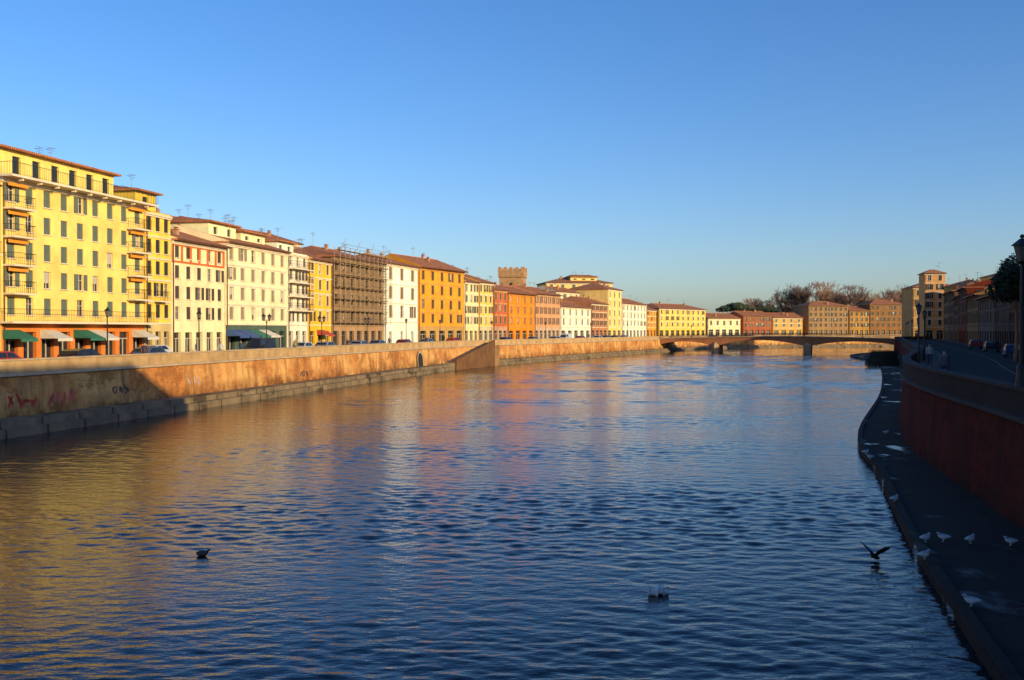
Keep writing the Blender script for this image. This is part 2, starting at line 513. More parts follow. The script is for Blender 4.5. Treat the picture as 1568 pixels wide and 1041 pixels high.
    if roof in ('gable', 'hip'):
        ins = D*.45 if roof == 'hip' else 0
        if ins*2 > L: ins = L*.42
        sx = .35 if roof == 'hip' else .12
        yr, zr = hiproof(P, -sx, L+sx, -ov, D+ov, H, pitch, ins)
        P.cyl('downpipes', (-.1, -ov-.06, H-.1), (L+.1, -ov-.06, H-.1), .08, .08, 6)
        def roofz(y): return H + (min(y+ov, D+ov-y))*pitch
        for i in range(chim):
            x = R.uniform(.15, .85)*L; y = R.uniform(2, D*.6); z = roofz(y)
            w = R.uniform(.2, .36)
            P.box('chimneys', x-w, x+w, y-.25, y+.25, z-.5, z+.55)
            P.box('chimney_caps', x-w-.08, x+w+.08, y-.33, y+.33, z+.55, z+.63)
            P.box('chimneys', x-w+.1, x+w-.1, y-.15, y+.15, z+.63, z+.8)
            P.box('chimney_caps', x-w-.04, x+w+.04, y-.27, y+.27, z+.8, z+.87)
        for i in range(ant):
            x = R.uniform(.1, .9)*L; y = R.uniform(2, D*.6); antenna(P, x, y, roofz(y)-.1, R.uniform(1.4, 2.6))
    else:
        P.quad('flat_roof', (-.1,-.1,H-.002), (L+.1,-.1,H-.002), (L+.1,D,H-.002), (-.1,D,H-.002))
        for i in range(ant): antenna(P, R.uniform(.1,.9)*L, R.uniform(2, D*.6), H, 3)
    if attic:
        for (f0, f1, sb, ah, ac, rf) in attic:
            A = Parts(); AL = (f1-f0)*L; n = max(1, int(AL/2.6)); c2 = AL/n
            if rf == 'roofed': base = -1.2
            else: base = 0
            wall_band(A, 'attic_walls', AL, base, ah, [(c2*(i+.5)-.55, c2*(i+.5)+.55, .5 if rf == 'roofed' else .15, ah-.45) for i in range(n)])
            dd = D-sb-1
            A.quad('attic_walls', (0,dd,base), (0,0,base), (0,0,ah), (0,dd,ah)); A.quad('attic_walls', (AL,0,base), (AL,dd,base), (AL,dd,ah), (AL,0,ah))
            A.quad('attic_walls', (AL,dd,base), (0,dd,base), (0,dd,ah), (AL,dd,ah))
            hiproof(A, -.4, AL+.4, -.7, dd+.4, ah+.2, .14, 1.5)
            zz = H + (sb*pitch*.8 if rf == 'roofed' else 0)
            shift(A, f0*L, sb, zz, P)
            for i in range(3): antenna(P, f0*L+R.uniform(.1,.9)*AL, sb+2+R.uniform(0,3), zz+ah, R.uniform(1.6, 2.8))
    if awn:
        for (i, key) in awn:
            c = cw*(i+.5); w = cw*.45; zt = GH-.7
            V = [(c-w,-.02,zt),(c+w,-.02,zt),(c+w,-1.9,zt-.8),(c-w,-1.9,zt-.8),(c-w,-1.9,zt-1.05),(c+w,-1.9,zt-1.05)]
            P.add('awning_'+key, V, [(0,1,2,3),(3,2,5,4)])
            P.add('awning_'+key, [(c-w,-.02,zt),(c-w,-1.9,zt-.8),(c-w,-.02,zt-.8),(c+w,-.02,zt),(c+w,-1.9,zt-.8),(c+w,-.02,zt-.8)], [(0,1,2),(3,5,4)])
    if extra: extra(P, L, H, D)
    mats = dict(walls=plaster(col, stain=stain), windows=GLASS, shop_windows=GLASS, roof=ROOF, sills=TRIMW if not trimcol else plaster(trimcol),
                trim=plaster(trimcol) if trimcol else TRIMW, cornice=plaster(trimcol) if trimcol else TRIMW,
                shutters=simple('shutter_paint', shutcol, .6), frames=simple('window_frame', framecol, .6), curtains=simple('curtain_cloth', (.45,.42,.36), .9),
                balcony_slabs=TRIMW, balcony_railings=IRON, chimneys=plaster((.42,.25,.15)), chimney_caps=ROOF, downpipes=simple('copper_pipe', (.16,.09,.05), .5, .4),
                antennas=simple('antenna_metal', (.12,.12,.12), .5, .5), flat_roof=GREYST, attic_walls=plaster(tuple(min(.82, c*1.02) for c in col)),
                awning_green=simple('awning_cloth', (.03,.16,.1), .8), awning_red=simple('awning_cloth', (.42,.06,.04), .8),
                awning_white=simple('awning_cloth', (.62,.58,.5), .8), awning_blue=simple('awning_cloth', (.04,.09,.25), .8),
                loggia=plaster((.6,.15,.05)), sun_blinds=plaster((.8,.3,.04)), dark=DARK)
    if gcol: mats['ground_floor_wall'] = plaster(gcol)
    return assemble(name, P, mats, (p0[0], p0[1], ST), rot)

YEL = (.9,.53,.09); PYEL = (.9,.62,.21); CREAM = (.92,.73,.42); WHITE = (.9,.81,.64); OCH = (.78,.33,.03); TER = (.55,.18,.07); PINK = (.66,.32,.16)
YEL_SHADE = (.24,.15,.05); WHITE_SHADE = (.15,.12,.09); OCH_SHADE = (.18,.09,.03)  # wall tones darkened to put a bank's shade into the colour

def ext_b1(P, L, H, D):
    for z in (3.75, H-.02):
        P.box('balcony_slabs', -.4, L+.5, -1.5, -.29 if z > 9 else .01, z-.2, z)
        railing(P, -.35, L+.45, -1.48, z, 1.05, ends=1.4)
    fh = (H-3.7-.35)/5
    for r in range(1, 5):
        z = 3.75+r*fh
        for x0, x1 in ((.2, 3.0), (L-3.2, L-.3)):
            P.box('balcony_slabs', x0, x1, -1.15, .01, z-.16, z)
            railing(P, x0, x1, -1.15, z, 1.0, ends=1.15)
            P.box('sun_blinds', x0+.15, x1-.15, -.5, -.44, z+1.9, z+fh-.3)
    for i in range(9):
        x = L*(i+.5)/9
        P.box('trim', x-.1, x+.1, -1.3, -.9, H-.45, H-.22)

def F(name, *a, **k): return building(name, *a, **k)

F('cream_corner_house', (-53,40), (-44.9,84.6), 15.5, PYEL, 4, 12, seed=1, shut='mix', shutcol=(.07,.04,.03), ov=.9, gcol=(.5,.2,.1), balc=((2,'all'),))
b1 = F('yellow_apartment_building', (-44.4,85.2), (-39.85,106.1), 16.5, (.92,.64,.18), 5, 9, seed=2, ww=.95, wh=1.9, shut='closed', shutcol=(.11,.14,.11), roof='flat', gcol=(.68,.21,.045),
  trim=False, course=False, attic=[(.0,.86,1.6,2.7,YEL,'flat')], awn=[(0,'green'),(2,'white'),(4,'green'),(5,'white'),(8,'white')], ant=3, extra=ext_b1, D=14, shopw=.7, stain=.12)
F('yellow_town_house', (-39.8,106.3), (-38.75,111.2), 16.0, (.92,.58,.09), 5, 3, seed=3, ww=.85, shut='closed', shutcol=(.03,.03,.03), trim=False, roof='flat', balc=(1,), attic=[(.1,.9,1.5,2.2,YEL,'flat')], gcol=(.6,.45,.2), course=True)
def ext_b3(P, L, H, D):
    z0 = H-2.7; n = 6
    P.box('loggia', .05, L-.05, -.05, .01, z0+.0, z0+.25)
    P.box('loggia', .05, L-.05, -.05, .01, z0+1.95, H-.62)
    for i in range(n+1):
        x = .25 + (L-.5)*i/n; P.box('loggia', x-.22, x+.22, -.06, .012, z0+.25, z0+1.95)
F('cream_loggia_house', (-38.7,111.4), (-36.25,123.5), 13.4, CREAM, 4, 5, seed=4, ww=.95, wh=1.5, shut='closed', shutcol=(.07,.05,.035), trim=False, course=False, extra=ext_b3, GH=3.6, ov=.9, stain=.3)
F('ochre_rear_house', (-52,118), (-47,133), 16.9, (.72,.46,.2), 4, 5, seed=5, D=14, roof='gable', pitch=.35)
F('rear_apartment_house', (-46,128), (-41,144), 17.2, (.7,.46,.22), 4, 5, seed=25, D=12, roof='hip', pitch=.3)
F('cream_palazzo', (-36.15,123.7), (-32.55,141.5), 14.2, (.92,.77,.46), 4, 6, seed=6, ww=1.1, wh=1.7, shut='closed', shutcol=(.28,.22,.14), gcol=(.08,.12,.09), ov=.7,
  attic=[(.02,.42,2.5,1.9,WHITE,'roofed'), (.5,.9,2.5,1.5,WHITE,'roofed')], awn=[(0,'blue'),(1,'blue'),(2,'green'),(3,'white')], balc=())
F('white_balcony_house', (-32.45,141.7), (-31.05,148.8), 14.3, WHITE, 5, 3, seed=7, ww=.9, shut='mix', shutcol=(.1,.08,.06), roof='flat', balc=((1,'all'),(2,'all'),(3,'all'),(4,'all')), attic=[(.1,.9,2,1.6,WHITE,'flat')])
F('golden_town_house', (-30.95,149), (-29.15,157.9), 13.9, (.9,.5,.035), 4, 3, seed=8, ww=1.0, shut='closed', shutcol=(.09,.06,.03), ov=.8, awn=[(1,'red')])
F('brown_rear_house', (-44,158), (-38,176), 18.4, (.3,.2,.13), 4, 4, seed=9, D=12, roof='gable')
b7 = F('grey_palazzo', (-29.05,158.1), (-23.5,179.0), 15.0, (.28,.18,.1), 4, 7, seed=10, shut='none', roof='hip', gcol=(.42,.26,.15), framecol=(.12,.1,.08), ant=3, stain=.6, trimcol=(.36,.24,.14))
F('white_palazzo', (-23.3,179.4), (-18.75,194.7), 15.4, (.92,.86,.72), 3, 3, seed=11, ww=1.5, wh=2.5, GH=4.4, shut='closed', shutcol=(.2,.13,.08), gshop=False, roof='hip', ov=.7, balc=())
F('ochre_palazzo', (-18.65,195), (-10.55,213.2), 15.6, OCH, 4, 5, seed=12, ww=1.1, wh=1.8, shut='closed', shutcol=(.08,.05,.03), gcol=(.5,.3,.1), roof='gable', ov=1.1, pitch=.36, trimcol=(.6,.3,.08))
F('pale_yellow_house', (-10.4,213.5), (-7.6,220), 13.6, (.88,.68,.34), 4, 3, seed=13, ww=1.0, shut='mix', ov=.7)
F('yellow_house', (-7.5,220.3), (-4.45,227.1), 13.8, YEL, 4, 3, seed=14, ww=1.0, shut='closed', ov=.7, gcol=(.6,.5,.3))
F('terracotta_house', (-4.3,227.4), (-1.15,234.6), 12.4, (.5,.12,.05), 3, 3, seed=15, shut='closed', gcol=(.5,.3,.2), trimcol=(.55,.3,.15))
F('orange_house', (-1,234.9), (5.65,250), 11.9, (.82,.25,.02), 3, 4, seed=16, shut='none', ov=1.0, trimcol=(.6,.28,.08))
F('pink_house', (5.8,250.3), (12.95,266.5), 12.3, PINK, 3, 6, seed=17, shut='open', shutcol=(.25,.16,.1), ov=.9, gcol=(.55,.38,.27), trimcol=(.6,.38,.22))
F('white_low_house', (13.2,267), (23.3,290.1), 9.4, WHITE, 2, 5, seed=18, shut='closed', ov=.6, D=11)
F('terracotta_narrow_house', (23.5,290.5), (29.5,304.2), 10.9, (.46,.2,.1), 3, 4, seed=19, shut='open')
F('cream_tall_house', (29.7,304.6), (35.5,317.8), 15.8, PYEL, 4, 3, seed=20, shut='closed', roof='hip')
F('white_row_house', (35.7,318.2), (47.2,344.3), 11.7, WHITE, 3, 7, seed=21, shut='closed')
F('ochre_row_house', (47.4,344.7), (52.4,356.1), 10.1, OCH, 3, 3, seed=22)
F('yellow_riverside_palazzo', (53.5,357), (76,385), 10.9, (.9,.56,.1), 3, 9, seed=23, roof='hip', shut='closed', pitch=.28)
F('yellow_rear_block', (11,318), (33,322), 18.4, PYEL, 5, 6, seed=24, D=14, roof='hip', GH=4, pitch=.22, attic=[(.4,.8,3,1.4,PYEL,'roofed')])
F('white_rear_house', (13,292), (21,306), 14.5, (.7,.62,.45), 4, 4, seed=34, D=10, roof='gable')
F('rear_house', (-24,222), (-14,246), 14.6, CREAM, 3, 5, seed=35, D=12, roof='hip')
F('low_cream_house', (77.5,388), (92.5,397), 7.6, CREAM, 1, 5, seed=26, GH=4)
F('brick_house', (94,399), (107,404), 8.6, (.36,.1,.045), 2, 5, seed=27, trimcol=(.4,.2,.1))
F('yellow_low_house', (107.5,404.4), (121,408), 8.0, (.6,.36,.09), 2, 4, seed=28)
F('beige_apartment_house', (124,410), (142,414), 13.0, (.34,.2,.09), 4, 8, seed=29, roof='hip', shut='closed', shutcol=(.03,.022,.018), trimcol=(.36,.24,.12))
F('yellow_gable_house', (142.6,414.4), (151.6,416), 11.0, (.46,.24,.05), 3, 4, seed=30, shutcol=(.03,.022,.018), trimcol=(.4,.26,.11))
F('brown_apartment_house', (152,416.4), (169,419), 13.8, (.28,.13,.045), 4, 7, seed=31, roof='hip', shutcol=(.03,.022,.018), trimcol=(.32,.19,.085))
F('ochre_far_house', (169.6,419.5), (190,424), 12.0, OCH_SHADE, 3, 7, seed=32)

# brick tower with battlements
P = Parts()
w = 3.2; Ht = 18.6
P.box('walls', -w, w, -w, w, 0, Ht)
P.box('corbel', -w-.3, w+.3, -w-.3, w+.3, Ht-1.6, Ht-1.2)
P.box('parapet', -w-.28, w+.28, -w-.28, w+.28, Ht-1.19, Ht+.1)
for i in range(5):
    t = -w-.28 + i*(2*w+.56-.8)/4
    for s in (-1, 1):
        y0, y1 = (s*(w+.27), s*(w-.1)) if s < 0 else (w-.1, w+.27)
        P.box('battlements', t, t+.8, y0, y1, Ht+.1, Ht+1.1)
        if 0 < i < 4: P.box('battlements', y0, y1, t, t+.8, Ht+.1, Ht+1.1)
for z in (6, 10, 14):
    P.box('windows', -.4, .4, -w-.04, -w+.05, z, z+1.5); P.box('windows', w-.05, w+.04, -.4, .4, z, z+1.5)
TB = plaster((.44,.26,.13), .25, .9, .5, 1.2)
assemble('battlemented_brick_tower', P, dict(walls=TB, corbel=TB, parapet=TB, battlements=TB, windows=DARK), (0.2, 264, ST), math.radians(-8))

# --- right bank (built from far to near so that the fronts face the river; most wall colours darkened to hold the bank's shade)
E = [(10.5,-36),(28.2,28.5),(31.6,40),(37,58),(44,78),(51,95),(58,110),(66,130),(74,150),(82,172),(91,196),(99,217),(107,237),(115,258),(124,281)]
RB = [(18.3,(.5,.4,.25),5,20,'ochre_corner_palazzo'),(11.5,OCH_SHADE,3,4,'ochre_river_house'),(12.0,TER,3,5,'terracotta_town_house'),(12,CREAM,3,6,'cream_town_house'),(11,OCH,3,5,'ochre_town_house'),(10.5,WHITE_SHADE,3,5,'white_town_house'),
      (9.0,(.05,.03,.02),3,6,'brown_town_house'),(10.8,(.065,.04,.026),3,6,'grey_town_house'),(8.4,(.13,.1,.075),2,6,'white_cottage_house'),(9.4,YEL_SHADE,2,7,'yellow_row_house'),
      (11.6,(.18,.03,.012),3,6,'red_town_house'),(10.4,OCH_SHADE,3,6,'ochre_row_building'),(12.6,(.18,.09,.05),3,6,'pink_town_house'),(13,YEL_SHADE,3,6,'cream_row_house')]
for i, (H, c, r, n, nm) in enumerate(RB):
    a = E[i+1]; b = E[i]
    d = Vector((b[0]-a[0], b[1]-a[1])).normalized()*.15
    F(nm, (a[0]+d.x, a[1]+d.y), (b[0]-d.x, b[1]-d.y), H, c, r, n, seed=50+i, shut='mix', ov=.8, D=13, chim=3, ant=3, sidewin=True, roof='flat' if i == 0 else 'gable', trimcol=(.09,.065,.045), framecol=(.1,.075,.055), shutcol=(.03,.025,.018))  # trim, frames and shutters darkened with the fronts, shade as colour
F('ochre_end_palazzo', (132.5,300), (124.5,282), 15.5, (.6,.34,.09), 4, 5, seed=70, shut='closed', roof='hip', sidewin=True)
F('yellow_upper_block', (133,268), (150,266), 18.0, (.9,.5,.08), 5, 5, seed=71, roof='hip', D=14, pitch=.25)
F('sunlit_tower_house', (127.5,303), (133.5,302), 20.5, (.66,.33,.11), 6, 2, seed=72, roof='hip', D=7, chim=0, shutcol=(.04,.03,.02))
F('far_ochre_house', (130,318), (144,316), 16.8, (.5,.3,.1), 4, 4, seed=73, roof='hip', D=14, shutcol=(.04,.03,.02))

# ------------------------------------------------------------------ scaffolding on the grey palazzo
P = Parts(); p0 = Vector((-29.05,158.1)); p1 = Vector((-23.5,179.0)); L = (p1-p0).length
n = 11
for i in range(n+1):
    x = L*i/n
    for y in (-1.5, -.45): P.cyl('standards', (x, y, 3.9), (x, y, 16.4), .045, .045, 5)
for k in range(7):
    z = 4.2+k*1.95
    P.box('platforms', 0, L, -1.45, -.5, z, z+.06)
    for h in (.5, 1.0):
        P.cyl('ledgers', (0, -1.52, z+h), (L, -1.52, z+h), .03, .03, 5)
    for i in range(n): 
        if (i+k) % 3 == 0: P.cyl('braces', (L*i/n, -1.56, z), (L*(i+1)/n, -1.56, z+1.95), .03, .03, 5)
SCF = simple('rusty_tube', (.26,.19,.12), .6, .2)
assemble('scaffolding', P, dict(standards=SCF, ledgers=SCF, braces=SCF, platforms=simple('scaffold_boards', (.36,.24,.12), .8)), (p0.x, p0.y, ST), math.atan2(p1.y-p0.y, p1.x-p0.x))

# ------------------------------------------------------------------ river stairs on the left wall
a = Vector(at_y(LWs, 171)[:2]); b = Vector(at_y(LWs, 190)[:2]); L = (b-a).length
P = Parts(); ns = 20
for i in range(ns):
    x0 = L*i/ns; x1 = L*(i+1)/ns; zt = 1.6+(2.88)*(i+1)/ns
    P.box('steps', x0, x1, -2.1, .3, .3, zt)
V = [(0,-2.45,.3),(L,-2.45,.3),(L,-2.45,5.5),(0,-2.45,2.3),(0,-2.12,.3),(L,-2.12,.3),(L,-2.12,5.5),(0,-2.12,2.3)]
P.add('side_wall', V, [(0,1,2,3),(7,6,5,4),(3,2,6,7),(0,3,7,4),(1,5,6,2)])
P.box('landing', L, L+2.8, -2.45, .3, .3, 4.5); P.box('landing_parapet', L, L+2.8, -2.45, -2.1, 4.5, 5.5); P.box('landing_parapet', L+2.5, L+2.8, -2.1, .1, 4.5, 5.5)
assemble('river_staircase', P, dict(steps=STONE, side_wall=plaster((.17,.085,.04),.25,.9,.6), landing=plaster((.3,.17,.08),.25,.9,.6), landing_parapet=PARA), (a.x, a.y, 0), math.atan2(b.y-a.y, b.x-a.x))  # shaded side of the stairs painted as a dark side wall colour
# flat dark arch face with a stone surround
x, y, ang = at_y(LWs, 157)
P = Parts(); V = []; 
arc = [(-1.3, 1.5)] + [(-1.3*math.cos(t), 2.6+1.2*math.sin(t)) for t in [math.pi*i/10 for i in range(11)]] + [(1.3, 1.5)]
P.add('arch_face', [(px, -.46+.08*(pz-.95), pz) for px, pz in arc], [tuple(range(len(arc)))])
for i in range(len(arc)-1):
    (x0,z0),(x1,z1) = arc[i], arc[i+1]
    def o(px, pz):
        vx, vz = px, pz-2.3; l = math.hypot(vx, vz); return (px+vx/l*.3, pz+vz/l*.3 if pz > 1.7 else pz)
    q0, q1 = o(x0,z0), o(x1,z1)
    P.quad('surround', (x0,-.5+.08*(z0-.95),z0), (x1,-.5+.08*(z1-.95),z1), (q1[0],-.5+.08*(q1[1]-.95),q1[1]), (q0[0],-.5+.08*(q0[1]-.95),q0[1]))
assemble('dark_wall_arch', P, dict(arch_face=DARK, surround=STONE), (x, y, 0), ang)

# ------------------------------------------------------------------ far bridge
P = Parts(); A = Vector((45.5,307)); B = Vector((113,283.5)); L = (B-A).length; Wd = 11
pw = 1.1; piers = [0, .25*L, .63*L, L]
def ztop(x): return 5.0+.7*math.sin(math.pi*x/L)
def zbot(x):
    for i in range(3):
        a0 = piers[i]+(pw if i else 0); b0 = piers[i+1]-(pw if i < 2 else 0)
        if a0 <= x <= b0:
            t = (x-a0)/(b0-a0)*2-1; crown = ztop((a0+b0)/2)-1.35
            return 2.7+(crown-2.7)*(1-t*t)
    return -1
xs = sorted(set([L*i/90 for i in range(91)] + [q for p in piers[1:3] for q in (p-pw, p-pw-.001, p+pw, p+pw+.001)]))
for i in range(len(xs)-1):
    x0, x1 = xs[i], xs[i+1]
    zb0, zb1 = zbot(x0+1e-5), zbot(x1-1e-5); zt0, zt1 = ztop(x0)-.35, ztop(x1)-.35
    for y in (0, Wd): P.quad('spandrel_walls', (x0,y,zb0), (x1,y,zb1), (x1,y,zt1), (x0,y,zt0))
    P.quad('arch_soffits', (x0,0,zb0), (x1,0,zb1), (x1,Wd,zb1), (x0,Wd,zb0))
    P.quad('deck', (x0,-.25,zt0+.01), (x1,-.25,zt1+.01), (x1,Wd+.25,zt1+.01), (x0,Wd+.25,zt0+.01))
    for y in (-.25, Wd-.05):
        P.add('string_course', [(x0,y,zt0-.05),(x1,y,zt1-.05),(x1,y,zt1+.2),(x0,y,zt0+.2),(x0,y+.3,zt0-.05),(x1,y+.3,zt1-.05),(x1,y+.3,zt1+.2),(x0,y+.3,zt0+.2)],[(0,1,2,3),(4,7,6,5),(3,2,6,7),(0,4,5,1)])
    for y in (-.1, Wd-.05):
        for za, zb in ((1.05, 1.13), (.6, .64)):
            P.add('railing', [(x0,y,zt0+za),(x1,y,zt1+za),(x1,y,zt1+zb),(x0,y,zt0+zb),(x0,y+.08,zt0+za),(x1,y+.08,zt1+za),(x1,y+.08,zt1+zb),(x0,y+.08,zt0+zb)],[(0,1,2,3),(4,7,6,5),(3,2,6,7),(0,4,5,1)])
        for q in range(4):
            xq = x0+(x1-x0)*q/4; P.box('railing', xq, xq+.04, y+.01, y+.06, zt0+.2, zt0+1.06)
for p in piers[1:3]:
    P.box('piers', p-pw+.02, p+pw-.02, .01, Wd-.01, -1, 3.6)
    for s, y in ((-1, 0), (1, Wd)):
        P.add('cutwaters', [(p-pw,y,-1),(p+pw,y,-1),(p,y+s*1.8,-1),(p-pw,y,3),(p+pw,y,3),(p,y+s*1.8,2.6),(p,y,3.8)], [(0,2,5,3),(2,1,4,5),(3,5,6),(5,4,6)])
BR = plaster((.4,.16,.07), .2, .85, .5, .4)
assemble('arched_river_bridge', P, dict(spandrel_walls=BR, arch_soffits=plaster((.2,.09,.05)), deck=ASPH, railing=IRON, string_course=plaster((.46,.32,.19)), piers=BR, cutwaters=plaster((.4,.29,.18))), (A.x, A.y, 0), math.atan2(B.y-A.y, B.x-A.x))

# ------------------------------------------------------------------ street lamps
def lamp(x, y, h=4.6, z=ST+.1, double=False, rot=0, s=1.):
    P = Parts()
    P.cyl('post', (0,0,0), (0,0,.5), .16, .12, 8); P.cyl('post', (0,0,.5), (0,0,.62), .15, .08, 8)
    P.cyl('post', (0,0,.62), (0,0,h-.8), .065, .045, 8)
    heads = [(0, h)]
    if double:
        P.cyl('arms', (-.7,0,h-.75), (.7,0,h-.75), .03, .03, 6); heads = [(-.7, h-.05), (.7, h-.05)]
        for sx in (-1,1): P.cyl('arms', (0,0,h-1.2), (sx*.45,0,h-.77), .025, .025, 6)
    for hx, hz in heads:
        b = hz-.7
        P.cyl('lantern_frame', (hx,0,b-.1), (hx,0,b), .05, .12, 6)
        P.cyl('lantern_glass', (hx,0,b+.002), (hx,0,b+.42), .12, .22, 6)
        P.cyl('lantern_roof', (hx,0,b+.425), (hx,0,b+.62), .29, .06, 6)
        P.ball('finial', (hx,0,b+.68), .06)
    e = assemble('street_lamp', P, dict(post=IRON, arms=IRON, lantern_frame=IRON, lantern_roof=IRON, finial=IRON, lantern_glass=simple('lamp_glass', (.14,.12,.1), .25)), (x, y, z), rot)
    e.scale = (s, s, s); return e
for yy in (78, 92, 106, 121, 137, 154, 172, 196, 222, 250, 280):
    x, y, a = at_y(LWs, yy, -1.0, 1); lamp(x, y, 4.7, double=(yy in (106,121,137)), rot=a)
for yy in (69, 92, 118, 146, 178, 212, 246):
    x, y, a = at_y(RWs, yy, -1.0, -1); lamp(x, y, 4.8, rot=a)
lamp(17.95, 34.5, 4.15, z=5.5, s=1.28)
for t in (.15,.38,.62,.85):
    q = A.lerp(B, t); lamp(q.x, q.y+.3, 4, z=ztop(t*L)-.3)

# ------------------------------------------------------------------ cars
CPNT = [(.55,.55,.53),(.06,.065,.07),(.4,.03,.025),(.25,.26,.27),(.05,.09,.2),(.6,.6,.58),(.02,.02,.022)]
def car(x, y, rot, ci, van=False, z=ST):
    P = Parts()
    if van: prof = [(-2.3,.35),(-2.32,1.1),(-2.25,1.95),(-1.9,2.05),(1.0,2.05),(1.45,1.75),(1.9,1.15),(2.35,.95),(2.42,.6),(2.4,.35)]; zw = 1.2
    else: prof = [(-2.0,.32),(-2.06,.7),(-1.95,.95),(-1.55,1.3),(-1.1,1.42),(.2,1.45),(.55,1.38),(1.15,.97),(1.85,.82),(2.03,.62),(2.02,.32)]; zw = .95
    W = .86; n = len(prof)
    V = []
    for s in (-1, 1):
        for px, pz in prof: V.append((px, s*(W - (.16*max(0, pz-zw)/.5 if pz > zw else 0)), pz))
    Fc = [tuple(range(n))[::-1], tuple(range(n, 2*n))] + [(i, (i+1) % n, n+(i+1) % n, n+i) for i in range(n)]
    P.add('body', V, Fc)
    for s in (-1, 1):
        def q(px, pz): return (px, s*(W+.006 - .16*max(0, pz-zw)/.5), pz)
        if van: P.add('glazing', [q(.2,1.3), q(1.55,1.3), q(1.2,1.8), q(.2,1.85)], [(0,1,2,3)])
        else:
            P.add('glazing', [q(-1.5,.98), q(-.25,.98), q(-.25,1.36), q(-1.05,1.35)], [(0,1,2,3)])
            P.add('glazing', [q(-.18,.98), q(.95,.98), q(.48,1.34), q(-.18,1.37)], [(0,1,2,3)])
        for wx in (-1.25, 1.3):
            P.cyl('tyres', (wx, s*.68, .33), (wx, s*.885, .33), .33, .33, 14); P.cyl('hubcaps', (wx, s*.886, .33), (wx, s*.9, .33), .19, .17, 10)
        P.box('lights', prof[-1][0]-.04, prof[-1][0]+.05, s*.6-.16, s*.6+.16, .6, .74)
        P.box('tail_lights', prof[0][0]-.07, prof[0][0]+.03, s*.66-.12, s*.66+.12, .75, .95)
    if van: P.add('glazing', [(1.5,-.66,1.72),(1.5,.66,1.72),(1.89,.74,1.2),(1.89,-.74,1.2)], [(0,1,2,3)])
    else:
        P.add('glazing', [(.6,-.66,1.36),(.6,.66,1.36),(1.13,.75,1.01),(1.13,-.75,1.01)], [(0,1,2,3)])
        P.add('glazing', [(-1.9,-.72,1.03),(-1.9,.72,1.03),(-1.58,.66,1.29),(-1.58,-.66,1.29)], [(0,1,2,3)])
    P.box('bumpers', prof[-1][0]-.1, prof[-1][0]+.08, -.82, .82, .34, .52); P.box('bumpers', prof[0][0]-.1, prof[0][0]+.05, -.82, .82, .34, .52)
    assemble('parked_van' if van else 'parked_car', P, dict(body=simple('car_paint', CPNT[ci], .3, .2, .03), glazing=GLASS, tyres=simple('tyre_rubber', (.02,.02,.02), .9), hubcaps=simple('alloy', (.4,.4,.4), .4, .6),
        lights=simple('headlamp', (.4,.4,.38), .2), tail_lights=simple('tail_lamp', (.2,.012,.012), .3), bumpers=simple('bumper_plastic', (.05,.05,.05), .6)), (x, y, z), rot)
R = random.Random(3)
yy = 70
while yy < 290:
    x, y, a = at_y(LWs, yy, -4.2 if R.random() < .6 else -9.8, 1)
    car(x, y, a + (math.pi if R.random() < .5 else 0), R.randrange(7), van=R.random() < .15)
    yy += R.uniform(6, 13)
for yy, off, ci in ((58,-8.5,1),(68,-9.9,3),(75,-9.9,6),(84,-9.9,6),(97,-9.9,1),(112,-9.9,4),(136,-9.9,6),(160,-9.9,2)):
    x, y, a = at_y(RWs, yy, off, -1); car(x, y, a, ci)

# ------------------------------------------------------------------ people (skinned figures)
def person_mat(top, trousers, hair):
    m, nt, b = base_mat('clothed_person')
    ob = nn(nt, 'ShaderNodeTexCoord').outputs['Object']
    sp = nn(nt, 'ShaderNodeSeparateXYZ'); nt.links.new(ob, sp.inputs[0])
    cr = nn(nt, 'ShaderNodeValToRGB'); cr.color_ramp.interpolation = 'CONSTANT'
    nt.links.new(rng(nt, sp.outputs['Z'], 0, 1.8), cr.inputs[0])
    el = cr.color_ramp.elements
    el[0].position = 0; el[0].color = (.02,.015,.012,1)
    el[1].position = .05; el[1].color = (*trousers, 1)
    for p, c in ((.5, top), (.83, (.42,.24,.16)), (.93, hair)):
        e = el.new(p); e.color = (*c, 1)
    nt.links.new(cr.outputs[0], b.inputs['Base Color']); b.inputs['Roughness'].default_value = .8
    return m
def skin_obj(name, verts, edges, radii, mat, loc, rot, root=0, scale=1, sub=1):
    me = bpy.data.meshes.new(name); me.from_pydata(verts, edges, [])
    o = bpy.data.objects.new(name, me); COL.objects.link(o)
    md = o.modifiers.new('Skin', 'SKIN'); md.use_smooth_shade = True
    if not me.skin_vertices: 
        bpy.context.view_layer.objects.active = o; bpy.ops.mesh.customdata_skin_add()
    for i, r in enumerate(radii):
        me.skin_vertices[0].data[i].radius = (r, r) if not isinstance(r, tuple) else r
    me.skin_vertices[0].data[root].use_root = True
    s = o.modifiers.new('Subdivision', 'SUBSURF'); s.levels = sub; s.render_levels = sub
    me.materials.append(mat); o.location = loc; o.rotation_euler = (0, 0, rot); o.scale = (scale,)*3
    return o
